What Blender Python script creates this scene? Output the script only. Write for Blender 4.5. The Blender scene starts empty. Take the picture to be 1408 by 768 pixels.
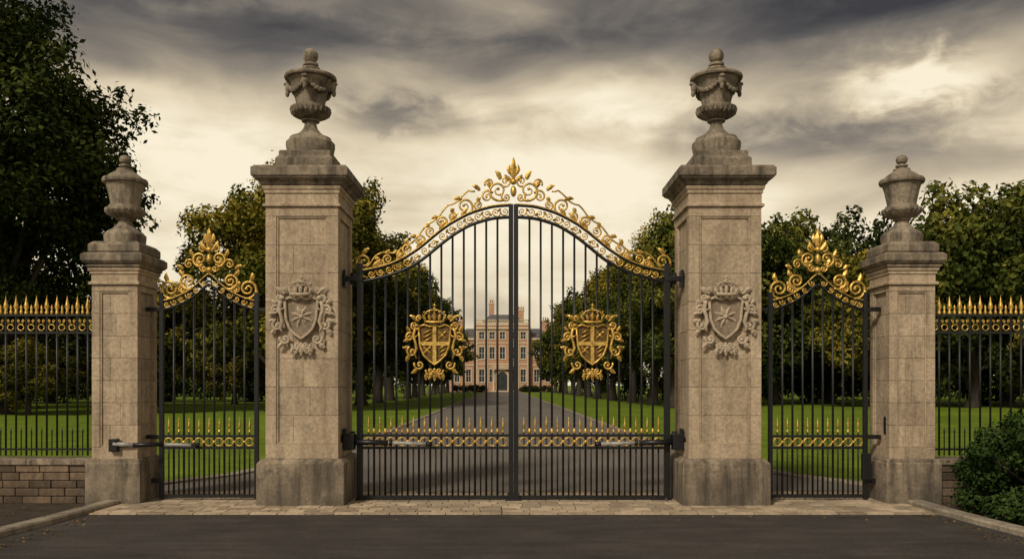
import bpy, bmesh, math, random
import numpy as np
from mathutils import Vector
random.seed(7); np.random.seed(7)
S = bpy.context.scene
PI = math.pi

# ------------------------------------------------------------------ node helpers
def new_mat(name):
    m = bpy.data.materials.new(name); m.use_nodes = True
    nt = m.node_tree
    return m, nt, nt.nodes['Principled BSDF']

def math_n(nt, op, a, b=None, clamp=False):
    n = nt.nodes.new('ShaderNodeMath'); n.operation = op; n.use_clamp = clamp
    for i, v in enumerate((a, b)):
        if v is None: continue
        if isinstance(v, (int, float)): n.inputs[i].default_value = v
        else: nt.links.new(v, n.inputs[i])
    return n.outputs[0]

def noise(nt, vec, scale, detail=5, rough=.55, dist=0, mscale=None, loc=(0, 0, 0)):
    if mscale is not None:
        mp = nt.nodes.new('ShaderNodeMapping')
        mp.inputs['Scale'].default_value = mscale
        mp.inputs['Location'].default_value = loc
        nt.links.new(vec, mp.inputs['Vector']); vec = mp.outputs[0]
    n = nt.nodes.new('ShaderNodeTexNoise')
    n.inputs['Scale'].default_value = scale; n.inputs['Detail'].default_value = detail
    n.inputs['Roughness'].default_value = rough; n.inputs['Distortion'].default_value = dist
    nt.links.new(vec, n.inputs['Vector'])
    return n.outputs[0]

def ramp(nt, fac, stops):
    r = nt.nodes.new('ShaderNodeValToRGB')
    e = r.color_ramp.elements
    while len(e) < len(stops): e.new(0.5)
    for i, (p, c) in enumerate(stops):
        e[i].position = p
        if isinstance(c, (int, float)): c = (c, c, c)
        e[i].color = (*c, 1)
    nt.links.new(fac, r.inputs[0])
    return r.outputs[0]

def mixc(nt, fac, a, b, mode='MIX'):
    n = nt.nodes.new('ShaderNodeMix'); n.data_type = 'RGBA'; n.blend_type = mode
    for sock, v in ((n.inputs[0], fac), (n.inputs[6], a), (n.inputs[7], b)):
        if isinstance(v, (int, float)): sock.default_value = v
        elif isinstance(v, tuple): sock.default_value = (*v, 1)
        else: nt.links.new(v, sock)
    return n.outputs[2]

def bump(nt, bsdf, h, strength=.3, dist=.02):
    b = nt.nodes.new('ShaderNodeBump'); b.inputs['Strength'].default_value = strength
    b.inputs['Distance'].default_value = dist
    nt.links.new(h, b.inputs['Height']); nt.links.new(b.outputs[0], bsdf.inputs['Normal'])

def wpos(nt):
    return nt.nodes.new('ShaderNodeNewGeometry').outputs['Position']

def stone_mat(name, c_lo, c_hi, grime=.5, low_dark=0.0, tint_lo=.80, tint_hi=1.12):
    m, nt, b = new_mat(name)
    p = wpos(nt)
    n1 = noise(nt, p, 1.7, 5, .65)
    n2 = noise(nt, p, 22, 4, .7)
    n3 = noise(nt, p, 1.0, 5, .6, mscale=(7, 7, .7))
    col = ramp(nt, n1, [(.32, c_lo), (.68, c_hi)])
    col = mixc(nt, 1.0, col, ramp(nt, n2, [(.3, .66), (.62, 1.10)]), 'MULTIPLY')
    streak = ramp(nt, n3, [(.45, 1.0), (.72, 1.0 - grime)])
    col = mixc(nt, 1.0, col, streak, 'MULTIPLY')
    at = nt.nodes.new('ShaderNodeAttribute'); at.attribute_name = 'tint'
    col = mixc(nt, 1.0, col, ramp(nt, at.outputs['Fac'], [(0, tint_lo), (1, tint_hi)]), 'MULTIPLY')
    n5 = noise(nt, p, 4.5, 6, .72)
    col = mixc(nt, ramp(nt, n5, [(.54, 0.0), (.70, grime)]), col, (.075, .064, .048))
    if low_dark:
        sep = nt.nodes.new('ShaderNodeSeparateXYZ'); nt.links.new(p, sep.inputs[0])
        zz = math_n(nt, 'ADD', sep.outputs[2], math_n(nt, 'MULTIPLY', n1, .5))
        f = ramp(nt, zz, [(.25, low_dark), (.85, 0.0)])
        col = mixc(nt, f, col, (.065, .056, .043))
    nt.links.new(col, b.inputs['Base Color'])
    b.inputs['Roughness'].default_value = .9
    bump(nt, b, n2, .6, .014)
    return m

M = {}
M['stone'] = stone_mat('limestone', (.385, .285, .19), (.57, .445, .305), .38, 0, .84, 1.08)
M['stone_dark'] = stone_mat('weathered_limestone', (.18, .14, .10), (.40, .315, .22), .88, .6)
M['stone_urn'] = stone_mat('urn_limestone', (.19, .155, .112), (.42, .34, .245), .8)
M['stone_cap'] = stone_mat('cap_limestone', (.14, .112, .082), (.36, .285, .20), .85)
M['carve'] = stone_mat('carved_limestone', (.42, .33, .23), (.58, .47, .34), .2)
M['carve_field'] = stone_mat('shaded_carved_limestone', (.24, .18, .12), (.36, .275, .19), .4)  # recess shade painted in: darker copy of the carving stone behind the relief
M['mortar'] = stone_mat('mortar', (.20, .15, .105), (.27, .21, .15), .5)
M['wallstone'] = stone_mat('rubble_wall_stone', (.085, .055, .035), (.21, .145, .09), .5, 0, .5, 1.4)
M['paver'] = stone_mat('sandstone_paver', (.40, .305, .20), (.64, .50, .345), .18, 0, .60, 1.15)
M['kerb'] = stone_mat('kerb_stone', (.24, .20, .15), (.40, .335, .25), .5, 0, .75, 1.15)

m, nt, b = new_mat('black_iron'); M['iron'] = m
p = wpos(nt); n1 = noise(nt, p, 30, 3)
nt.links.new(ramp(nt, n1, [(.3, (.006, .0065, .0075)), (.7, (.016, .016, .018))]), b.inputs['Base Color'])
b.inputs['Roughness'].default_value = .42; b.inputs['Metallic'].default_value = .2

def gilt(name, a, c, d, met, ro):
    m, nt, b = new_mat(name)
    p = wpos(nt); n1 = noise(nt, p, 17, 5, .65); n2 = noise(nt, p, 70, 3)
    nt.links.new(ramp(nt, n1, [(.30, a), (.5, c), (.75, d)]), b.inputs['Base Color'])
    b.inputs['Metallic'].default_value = met
    nt.links.new(ramp(nt, n2, [(.3, ro), (.7, ro + .22)]), b.inputs['Roughness'])
    bump(nt, b, n2, .5, .008)
    return m
M['gold'] = gilt('gilding', (.20, .11, .022), (.66, .42, .10), (.82, .57, .18), .7, .30)
M['gold_field'] = gilt('shaded_gilding', (.05, .03, .008), (.14, .08, .020), (.22, .135, .035), .5, .45)  # darker gold puts recess shade into the colour so the straps stand out

m, nt, b = new_mat('grey_paint'); M['arm'] = m
p = wpos(nt)
nt.links.new(ramp(nt, noise(nt, p, 20, 5), [(.3, (.22, .21, .19)), (.7, (.45, .43, .40))]), b.inputs['Base Color'])
b.inputs['Roughness'].default_value = .45

m, nt, b = new_mat('asphalt_forecourt'); M['asphalt'] = m
p = wpos(nt); n1 = noise(nt, p, .9, 6, .6); n2 = noise(nt, p, 110, 3, .8); n3 = noise(nt, p, 3, 6, .7, mscale=(.3, 1.5, 1))
c = ramp(nt, n1, [(.3, (.044, .038, .035)), (.7, (.080, .070, .063))])
c = mixc(nt, 1.0, c, ramp(nt, n3, [(.35, .72), (.65, 1.18)]), 'MULTIPLY')
c = mixc(nt, 1.0, c, ramp(nt, n2, [(.32, .35), (.50, .95), (.70, 2.4)]), 'MULTIPLY')
nt.links.new(c, b.inputs['Base Color']); b.inputs['Roughness'].default_value = .82
b.inputs['Specular IOR Level'].default_value = .25
bump(nt, b, n2, .7, .008)

m, nt, b = new_mat('asphalt_drive'); M['drive'] = m
p = wpos(nt); n1 = noise(nt, p, .5, 6, .6, mscale=(1, .25, 1)); n2 = noise(nt, p, 60, 4, .8)
c = ramp(nt, n1, [(.3, (.135, .117, .098)), (.7, (.205, .180, .152))])
c = mixc(nt, 1.0, c, ramp(nt, n2, [(.32, .65), (.68, 1.3)]), 'MULTIPLY')
nt.links.new(c, b.inputs['Base Color']); b.inputs['Roughness'].default_value = .8
b.inputs['Specular IOR Level'].default_value = .3
bump(nt, b, n2, .4, .008)

m, nt, b = new_mat('lawn'); M['grass'] = m
p = wpos(nt); n1 = noise(nt, p, .12, 5, .6); n2 = noise(nt, p, 9, 4, .75); n3 = noise(nt, p, 1.3, 4, .6)
c = ramp(nt, n1, [(.3, (.115, .175, .010)), (.7, (.190, .265, .020))])
c = mixc(nt, 1.0, c, ramp(nt, n3, [(.3, .66), (.7, 1.2)]), 'MULTIPLY')
c = mixc(nt, 1.0, c, ramp(nt, n2, [(.3, .55), (.7, 1.35)]), 'MULTIPLY')
nt.links.new(c, b.inputs['Base Color']); b.inputs['Roughness'].default_value = .95
b.inputs['Specular IOR Level'].default_value = .15
bump(nt, b, n2, .6, .05)

m, nt, b = new_mat('soil'); M['soil'] = m
p = wpos(nt); n1 = noise(nt, p, 3, 6, .7); n2 = noise(nt, p, 45, 4, .8)
c = ramp(nt, n1, [(.3, (.030, .020, .012)), (.7, (.085, .060, .038))])
c = mixc(nt, 1.0, c, ramp(nt, n2, [(.3, .35), (.7, 2.0)]), 'MULTIPLY')
nt.links.new(c, b.inputs['Base Color']); b.inputs['Roughness'].default_value = .95
bump(nt, b, n2, 1, .03)

m, nt, b = new_mat('bark'); M['bark'] = m
p = wpos(nt); n1 = noise(nt, p, 3, 4, .7, mscale=(3, 3, .6))
nt.links.new(ramp(nt, n1, [(.3, (.02, .016, .011)), (.7, (.06, .046, .033))]), b.inputs['Base Color'])
b.inputs['Roughness'].default_value = .95

def leaf_mat(name, stops):
    m, nt, b = new_mat(name)
    at = nt.nodes.new('ShaderNodeAttribute'); at.attribute_name = 'tint'
    oi = nt.nodes.new('ShaderNodeObjectInfo')
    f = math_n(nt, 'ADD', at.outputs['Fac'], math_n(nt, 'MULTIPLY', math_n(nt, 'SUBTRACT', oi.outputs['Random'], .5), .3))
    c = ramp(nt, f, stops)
    nt.nodes.remove(b)
    d = nt.nodes.new('ShaderNodeBsdfDiffuse'); nt.links.new(c, d.inputs[0])
    nt.links.new(d.outputs[0], nt.nodes['Material Output'].inputs[0])
    return m
M['leaf_ol'] = leaf_mat('foliage_olive', [(0, (.020, .027, .005)), (.4, (.090, .090, .015)), (.7, (.18, .150, .025)), (1, (.34, .25, .040))])
M['leaf_dk'] = leaf_mat('foliage_dark', [(0, (.009, .014, .005)), (.55, (.030, .042, .011)), (1, (.085, .095, .022))])
M['leaf_wd'] = leaf_mat('foliage_wood', [(0, (.015, .024, .006)), (.5, (.060, .076, .016)), (1, (.19, .175, .033))])
M['leaf_bx'] = leaf_mat('foliage_laurel', [(0, (.012, .026, .008)), (.55, (.036, .062, .016)), (1, (.09, .125, .034))])
M['litter'] = leaf_mat('dry_leaves', [(0, (.06, .035, .015)), (.5, (.17, .10, .035)), (1, (.32, .21, .07))])

def simple(name, c1, c2, sc, rough=.8, metal=0):
    m, nt, b = new_mat(name); p = wpos(nt)
    nt.links.new(ramp(nt, noise(nt, p, sc, 4, .6), [(.3, c1), (.7, c2)]), b.inputs['Base Color'])
    b.inputs['Roughness'].default_value = rough; b.inputs['Metallic'].default_value = metal
    return m
M['brick'] = simple('house_brick', (.40, .215, .125), (.52, .30, .18), .7)
M['dress'] = simple('house_dressing', (.52, .40, .27), (.64, .51, .35), 1.5)
M['slate'] = simple('roof_slate', (.08, .075, .075), (.13, .12, .115), 2)
M['glass'] = simple('window_glass', (.02, .022, .025), (.05, .052, .055), 1, .3)
M['white'] = simple('white_joinery', (.60, .57, .50), (.70, .66, .58), 3, .5)

# ------------------------------------------------------------------ mesh builder
class MB:
    def __init__(s): s.v = []; s.f = []; s.m = []; s.sm = []; s.t = []
    def add(s, vs, fs, mat=0, smooth=False, tint=.5):
        o = len(s.v); s.v += [tuple(q) for q in vs]; s.t += [tint] * len(vs)
        for f in fs: s.f.append([i + o for i in f]); s.m.append(mat); s.sm.append(smooth)
    def box(s, x0, x1, y0, y1, z0, z1, mat=0, ch=0, tint=.5):
        if ch <= 0:
            vs = [(x, y, z) for z in (z0, z1) for y in (y0, y1) for x in (x0, x1)]
            s.add(vs, [(0, 2, 3, 1), (4, 5, 7, 6), (0, 1, 5, 4), (2, 6, 7, 3), (0, 4, 6, 2), (1, 3, 7, 5)], mat, False, tint)
        else:
            bm = bmesh.new()
            vs = [bm.verts.new((x, y, z)) for z in (z0, z1) for y in (y0, y1) for x in (x0, x1)]
            for f in [(0, 2, 3, 1), (4, 5, 7, 6), (0, 1, 5, 4), (2, 6, 7, 3), (0, 4, 6, 2), (1, 3, 7, 5)]:
                bm.faces.new([vs[i] for i in f])
            bmesh.ops.bevel(bm, geom=bm.edges[:], offset=ch, segments=2, affect='EDGES', profile=.6)
            bm.verts.index_update()
            s.add([v.co[:] for v in bm.verts], [[v.index for v in f.verts] for f in bm.faces], mat, False, tint)
            bm.free()
    def tube(s, pts, rad, n=8, mat=0, flat=1.0, smooth=True):
        pts = [Vector(p) for p in pts]; k = len(pts)
        if not hasattr(rad, '__len__'): rad = [rad] * k
        ref = Vector((0, 1, 0)); vs = []
        for i, p in enumerate(pts):
            t = (pts[min(i + 1, k - 1)] - pts[max(i - 1, 0)])
            if t.length < 1e-9: t = Vector((0, 0, 1))
            t.normalize()
            r = ref if abs(t.dot(ref)) < .95 else Vector((1, 0, 0))
            a = t.cross(r).normalized(); bb = a.cross(t).normalized()
            for j in range(n):
                th = 2 * PI * (j + .5) / n
                vs.append(p + a * math.cos(th) * rad[i] + bb * math.sin(th) * rad[i] * flat)
        fs = [(i * n + j, i * n + (j + 1) % n, (i + 1) * n + (j + 1) % n, (i + 1) * n + j) for i in range(k - 1) for j in range(n)]
        fs.append(tuple(range(n))[::-1]); fs.append(tuple(range((k - 1) * n, k * n)))
        s.add(vs, fs, mat, smooth)
    def lathe(s, prof, cx, cy, n=32, mat=0, smooth=True, rot=0.0, sq=False):
        vs = []; k = len(prof)
        if sq: n = 4; rot = PI / 4
        for r, z in prof:
            rr = r * (math.sqrt(2) if sq else 1); rr = max(rr, .0005)
            for j in range(n):
                a = 2 * PI * j / n + rot
                vs.append((cx + rr * math.cos(a), cy + rr * math.sin(a), z))
        fs = [(i * n + j, i * n + (j + 1) % n, (i + 1) * n + (j + 1) % n, (i + 1) * n + j) for i in range(k - 1) for j in range(n)]
        fs.append(tuple(range(n))[::-1]); fs.append(tuple(range((k - 1) * n, k * n)))
        s.add(vs, fs, mat, smooth and not sq)
    def ball(s, c, r, mat=0, n=10):
        if not hasattr(r, '__len__'): r = (r, r, r)
        vs = []; fs = []; h = n // 2 + 1
        for i in range(h + 1):
            ph = PI * i / h
            for j in range(n):
                th = 2 * PI * j / n
                q = max(math.sin(ph), .02)
                vs.append((c[0] + r[0] * q * math.cos(th), c[1] + r[1] * q * math.sin(th), c[2] + r[2] * math.cos(ph)))
        for i in range(h):
            for j in range(n): fs.append((i * n + j, i * n + (j + 1) % n, (i + 1) * n + (j + 1) % n, (i + 1) * n + j))
        fs.append(tuple(range(n))); fs.append(tuple(range(h * n, (h + 1) * n)))
        s.add(vs, fs, mat, True)
    def prism(s, out, y0, y1, mat=0):
        k = len(out)
        vs = [(x, y0, z) for x, z in out] + [(x, y1, z) for x, z in out]
        fs = [tuple(range(k)), tuple(range(k, 2 * k))[::-1]] + [(i, (i + 1) % k, k + (i + 1) % k, k + i) for i in range(k)]
        s.add(vs, fs, mat)
    def leaf(s, bx, bz, ang, L, w, y, th=.02, mat=0, curl=0.0):
        K = 6; L0 = []; R0 = []; C = []; x, z, a = bx, bz, ang
        for i in range(K + 1):
            t = i / K; ww = w * (math.sin(PI * min(t * .9 + .12, 1)) ** .8) * (1 + .22 * (i % 2))
            if i == K: ww = .0008
            nx, nz = -math.sin(a), math.cos(a)
            L0.append((x + nx * ww, y, z + nz * ww)); R0.append((x - nx * ww, y, z - nz * ww))
            C.append((x, y - th * math.sin(PI * min(t + .15, 1)) - .003, z))
            x += math.cos(a) * L / K; z += math.sin(a) * L / K; a += curl / K
        B = [(c[0], y + th * .5, c[2]) for c in C]
        n = K + 1; vs = L0 + R0 + C + B; fs = []
        for i in range(K):
            fs += [(i, i + 1, 2 * n + i + 1, 2 * n + i), (2 * n + i, 2 * n + i + 1, n + i + 1, n + i),
                   (n + i, n + i + 1, 3 * n + i + 1, 3 * n + i), (3 * n + i, 3 * n + i + 1, i + 1, i)]
        s.add(vs, fs, mat, False)
    def spiral(s, cx, cz, R, a0, turns, d, y, r0, mat=0, inner=.16, n=7, bulge=0.0):
        K = int(14 * turns) + 4; pts = []; rad = []
        for i in range(K + 1):
            t = i / K; r = R * (1 - (1 - inner) * t ** .85); a = a0 + d * turns * 2 * PI * t
            pts.append((cx + r * math.cos(a), y - bulge * t, cz + r * math.sin(a)))
            rad.append(r0 * (1.05 - .5 * t))
        s.tube(pts, rad, n, mat)
        s.ball(pts[-1], r0 * 1.25, mat, 8)
    def obj(s, name, mats, parent=None, recalc=True, bevel=0, sharp=False):
        me = bpy.data.meshes.new(name)
        me.from_pydata(s.v, [], s.f)
        for mm in mats: me.materials.append(M[mm])
        me.polygons.foreach_set('material_index', s.m)
        me.polygons.foreach_set('use_smooth', s.sm)
        at = me.attributes.new('tint', 'FLOAT', 'POINT'); at.data.foreach_set('value', s.t)
        if recalc:
            bm = bmesh.new(); bm.from_mesh(me); bmesh.ops.recalc_face_normals(bm, faces=bm.faces[:])
            if sharp:
                for ed in bm.edges:
                    if len(ed.link_faces) == 2 and ed.calc_face_angle(0) > math.radians(32): ed.smooth = False
            bm.to_mesh(me); bm.free()
        me.update()
        o = bpy.data.objects.new(name, me); S.collection.objects.link(o)
        if parent: o.parent = parent
        if bevel:
            md = o.modifiers.new('bev', 'BEVEL'); md.width = bevel; md.segments = 2; md.limit_method = 'ANGLE'; md.angle_limit = math.radians(35)
        return o

def empty(name, loc=(0, 0, 0)):
    e = bpy.data.objects.new(name, None); S.collection.objects.link(e); e.location = loc; e.empty_display_size = .3
    return e

# elevation drawing units of the gate: 1 unit = 10.435 mm
g = .010435
GY = 0.5
def Z(v): return 1.67 + (529 - v) * g

# ------------------------------------------------------------------ coat of arms
def crest(mb, cx, cz, k, y, mat, depth=1.0, stone=False):
    T = lambda x, z: (cx + x * k, cz + z * k)
    tk = 1.3 if stone else 1.0
    sh = [(-23, 24), (-15, 27), (-7, 24), (0, 27), (7, 24), (15, 27), (23, 24), (22, 8), (21, -4), (16, -17), (8, -25), (0, -31), (-8, -25), (-16, -17), (-21, -4), (-22, 8)]
    mb.prism([T(*q) for q in sh], y - .015 * depth, y + .01, 1)
    ring = [T(*q) for q in sh + sh[:1]]
    mb.tube([(a, y - .030 * depth, b_) for a, b_ in ring], 1.7 * k * tk, 7, mat)
    yy = y - .022 * depth
    if not stone:
        mb.box(cx - 2.6 * k, cx + 2.6 * k, yy - .020, yy + .01, cz - 29 * k, cz + 25 * k, mat)
        mb.box(cx - 21 * k, cx + 21 * k, yy - .017, yy + .01, cz - 3.2 * k, cz + 2.2 * k, mat)
        for sx, sz in ((-1, 1), (1, -1)):
            for d in (-6, 0, 6):
                w_ = 5.5 if sz > 0 else 4.2
                mb.tube([(cx + (sx * 11 - w_) * k, yy - .005, cz + (sz * 11 + d - 3) * k), (cx + (sx * 11 + w_) * k, yy - .005, cz + (sz * 11 + d + 3) * k)], 1.2 * k, 6, mat)
        for sx, sz in ((1, 1), (-1, -1)):
            zc_ = sz * 11 + 1
            mb.ball((cx + sx * 11 * k, yy, cz + zc_ * k), (2.4 * k, .02, 2.4 * k), mat)
            for a in range(4):
                an = a * PI / 2 + PI / 4
                mb.leaf(cx + sx * 11 * k, cz + zc_ * k, an, 7.5 * k, 1.6 * k, yy - .004, .015, mat)
    else:
        for a in range(8):
            an = a * PI / 4 + PI / 8
            mb.leaf(cx, cz, an, 17 * k, 2.8 * k, yy + .01, .034, mat)
        mb.ball((cx, yy - .01, cz), 3.4 * k, mat)
    # crown
    mb.tube([(cx + x * k, y - (.05 + .02 * math.cos(x / 14 * PI / 2)) * depth, cz + (31.5 - 1.2 * math.cos(x / 14 * PI / 2)) * k) for x in range(-14, 15, 4)], 2.0 * k * tk, 8, mat)
    mb.ball((cx, y - .01, cz + 38 * k), (9 * k, .03 * depth, 8 * k), 1)
    for x in (-13, -6.5, 0, 6.5, 13):
        mb.leaf(*T(x, 33), PI / 2 - x * .03, (13 if x == 0 else 10) * k, 1.8 * k * tk, y - .05 * depth, .015, mat)
        mb.ball((cx + x * 1.12 * k, y - .055 * depth, cz + (45 if x else 47) * k), 1.6 * k * tk, mat, 6)
    for sx in (-1, 1):
        mb.tube([(cx + sx * q[0] * k, y - q[2] * depth, cz + q[1] * k) for q in ((14, 33, .03), (15, 40, .05), (10, 46, .06), (4, 48, .06), (0, 47, .06))], 1.2 * k * tk, 7, mat)
    mb.ball((cx, y - .05, cz + 50 * k), 2.4 * k, mat)
    mb.tube([(cx, y - .05, cz + 51 * k), (cx, y - .05, cz + 58 * k)], .9 * k * tk, 6, mat)
    mb.tube([(cx - 2.6 * k, y - .05, cz + 55 * k), (cx + 2.6 * k, y - .05, cz + 55 * k)], .9 * k * tk, 6, mat)
    for s in (-1, 1):
        def sp(x, z, R, a0, t, d, r, dy=.03):
            A = a0 if s > 0 else PI - a0
            mb.spiral(cx + s * x * k, cz + z * k, R * k, A, t, d * s, y - dy * depth, r * k * tk, mat)
        def lf(x, z, a, L, w, c=0, dy=.03):
            A = a if s > 0 else PI - a
            mb.leaf(cx + s * x * k, cz + z * k, A, L * k, w * k * tk, y - dy * depth, .02 * tk, mat, c * s)
        sp(29, 26, 7, -2.6, 1.3, 1, 1.7); sp(36, 9, 7, 2.2, 1.3, -1, 1.8); sp(33, -12, 8, 1.2, 1.3, -1, 1.8)
        sp(22, -31, 8, .4, 1.3, -1, 1.7); sp(7, -40, 6, .3, 1.3, -1, 1.5); sp(22, 37, 5, -1.5, 1.3, 1, 1.4)
        lf(25, 32, 1.0, 15, 2.6, -.9); lf(35, 18, .6, 9, 2.4, .9); lf(38, 4, .2, 8, 2.2, -1); lf(38, -5, -.4, 9, 2.4, .9)
        lf(36, -18, -.7, 10, 2.6, -.8); lf(26, -36, -1.1, 11, 2.6, .9); lf(11, -43, -1.2, 11, 2.4, -.6)
        bd = [(26, -22), (29, -15), (26, -7), (28, 2), (31, 11), (29, 18), (27, 24)]
        mb.tube([(cx + s * q[0] * k, y - .035 * depth, cz + q[1] * k) for q in bd], [r_ * k * tk for r_ in (1.2, 2.0, 2.3, 1.9, 2.6, 2.1, 1.6)], 8, mat)
        mb.ball((cx + s * 26 * k, y - .045 * depth, cz + 26 * k), (3.2 * k * tk, .03, 2.8 * k * tk), mat)
        mb.tube([(cx + s * 31 * k, y - .04 * depth, cz + 12 * k), (cx + s * 27 * k, y - .05 * depth, cz + 9 * k), (cx + s * 24 * k, y - .05 * depth, cz + 12 * k)], [1.5 * k, 1.2 * k, 1.1 * k], 6, mat)
    for a in (-.6, 0, .6):
        mb.leaf(*T(0, -39), -PI / 2 + a, 16 * k, 2.8 * k, y - .03 * depth, .02, mat)
    mb.ball((cx, y - .045, cz - 38 * k), 2.4 * k, mat)

# ------------------------------------------------------------------ stone piers
def pier(name, cx, cy, h, zb, zpan, zneck, z_cor, ztop, base_h, corn_over, panel, courses):
    e = empty(name, (0, 0, 0))
    mb = MB()
    bh = base_h
    mb.lathe([(bh, 0), (bh, zb - .06), (bh - .015, zb - .045), (h + .05, zb - .01), (h + .035, zb + .0)], cx, cy, sq=True)
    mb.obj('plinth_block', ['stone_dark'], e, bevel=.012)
    mb = MB()
    mb.box(cx - h + .055, cx + h - .055, cy - h + .055, cy + h - .055, zb - .02, zneck, 1)
    mb.box(cx - h, cx + h, cy - h, cy + h, zb, zpan[0], 0, .006, .45)
    mb.box(cx - h, cx + h, cy - h, cy + h, zpan[1], zneck, 0, .006, .45)
    zz = np.linspace(zpan[0], zpan[1], courses + 1)
    for i in range(courses):
        a, b_ = zz[i] + .002, zz[i + 1] - .002
        for sx in (-1, 1):
            for sy in (-1, 1):
                x0, x1 = sorted((cx + sx * h, cx + sx * panel)); y0, y1 = sorted((cy + sy * h, cy + sy * panel))
                mb.box(x0, x1, y0, y1, a, b_, 0, .005, random.random())
        sp = cx + (-.3, .25, .02)[i % 3] * panel * 1.2
        q = h - .035
        t1, t2 = random.random(), random.random()
        mb.box(cx - panel + .002, sp - .0015, cy - q, cy + q, a, b_, 0, .004, t1)
        mb.box(sp + .0015, cx + panel - .002, cy - q, cy + q, a, b_, 0, .004, t2)
        mb.box(cx - q, cx + q, cy - panel + .002, cy + panel - .002, a, b_ - .001, 0, .004, t1)
    q = h - .014; w = .024
    for sy in (-1, 1):
        y0, y1 = sorted((cy + sy * q, cy + sy * (h - .05)))
        mb.box(cx - panel + .001, cx - panel + w, y0, y1, zpan[0] + .001, zpan[1] - .001, 0, .005)
        mb.box(cx + panel - w, cx + panel - .001, y0, y1, zpan[0] + .001, zpan[1] - .001, 0, .005)
        mb.box(cx - panel + w, cx + panel - w, y0, y1, zpan[0] + .001, zpan[0] + w, 0, .005)
        mb.box(cx - panel + w, cx + panel - w, y0, y1, zpan[1] - w, zpan[1] - .001, 0, .005)
    for sx in (-1, 1):
        x0, x1 = sorted((cx + sx * q, cx + sx * (h - .05)))
        mb.box(x0, x1, cy - panel + .001, cy - panel + w, zpan[0] + .001, zpan[1] - .001, 0, .005)
        mb.box(x0, x1, cy + panel - w, cy + panel - .001, zpan[0] + .001, zpan[1] - .001, 0, .005)
    mb.obj('shaft', ['stone', 'mortar'], e)
    mb = MB(); o = corn_over; H = z_cor - zneck
    mb.lathe([(h + .035, zneck + .001), (h + .035, zneck + .035), (h + .004, zneck + .05), (h + .004, zneck + H * .62), (h + .02, zneck + H * .66),
              (h + .02, zneck + H * .8), (h + .035, zneck + H * .85), (h + .045, z_cor)], cx, cy, sq=True)
    D = ztop - z_cor
    mb.obj('necking', ['stone'], e, bevel=.004)
    mb = MB()
    mb.lathe([(h + .03, z_cor + .001), (h + .06, z_cor + .02), (h + o * .5, z_cor + D * .22), (h + o * .8, z_cor + D * .34), (h + o * .85, z_cor + D * .36), (h + o * .85, z_cor + D * .42),
              (h + o * .97, z_cor + D * .44), (h + o, z_cor + D * .5), (h + o, z_cor + D * .88), (h + o - .02, z_cor + D * .93), (h + o - .03, ztop), (h + o - .18, ztop + .035)], cx, cy, sq=True)
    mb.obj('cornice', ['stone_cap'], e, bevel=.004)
    return e

def main_urn(e, cx, cy, ztop):
    mb = MB()
    mb.lathe([(.40, ztop + .02), (.40, ztop + .16), (.385, ztop + .18), (.36, ztop + .20), (.36, ztop + .27), (.34, ztop + .285)], cx, cy, sq=True)
    mb.obj('urn_plinth', ['stone_cap'], e, bevel=.01)
    mb = MB()
    pr = [(30, 205), (33, 203), (33, 198), (31, 196), (29, 194), (28, 191), (20, 188), (14, 183), (10, 178), (8, 172), (7.8, 168.5), (12, 168), (12.5, 166), (9, 165), (14, 163),
          (21, 160), (25.5, 156), (27.5, 152), (27.5, 150), (23, 149.6), (23, 147.5), (20, 147), (19.5, 143), (21, 136), (24, 125), (27.5, 116), (29.5, 112), (34.5, 111), (35.5, 109), (35, 106.5), (31, 105.5), (27, 103.5), (18, 100), (12, 98),
          (13, 97), (13, 94.5), (7, 93.5), (6.5, 92), (10.5, 91.2), (10.5, 88.2), (5, 87.4), (4.6, 86.2), (7.5, 84.5), (9.6, 81.5), (10.3, 77.5), (9.4, 73), (6.5, 69.6), (3, 68), (0.3, 67.6)]
    pr = [(r * g, Z(y)) for r, y in pr]
    pr[0] = (pr[0][0], ztop + .27)
    mb.lathe(pr, cx, cy, 40)
    for j in range(24):
        a = 2 * PI * j / 24
        mb.tube([(cx + r * g * math.cos(a), cy + r * g * math.sin(a), Z(y)) for r, y in ((13, 163), (20, 160), (25, 156.5), (27, 151.5))], [.008, .018, .024, .016], 6)
    for j in range(4):
        a0 = j * PI / 2
        mb.ball((cx + 30 * g * math.cos(a0), cy + 30 * g * math.sin(a0), Z(121)), (.055, .055, .075), 0)
        mb.ball((cx + 32 * g * math.cos(a0), cy + 32 * g * math.sin(a0), Z(129)), (.032, .032, .05), 0)
        mb.ball((cx + 33 * g * math.cos(a0), cy + 33 * g * math.sin(a0), Z(116)), (.045, .045, .03), 0)
        for q in range(17):
            t = q / 16; a = a0 + t * PI / 2
            dz = 12 * (1 - (2 * t - 1) ** 2)
            r = (28.5 - dz * .26) * g
            mb.ball((cx + r * math.cos(a), cy + r * math.sin(a), Z(117 + dz + (q % 2) * 1.0)), .018 + .018 * math.sin(PI * t), 0, 7)
    mb.obj('urn', ['stone_urn'], e, sharp=True)

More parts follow.
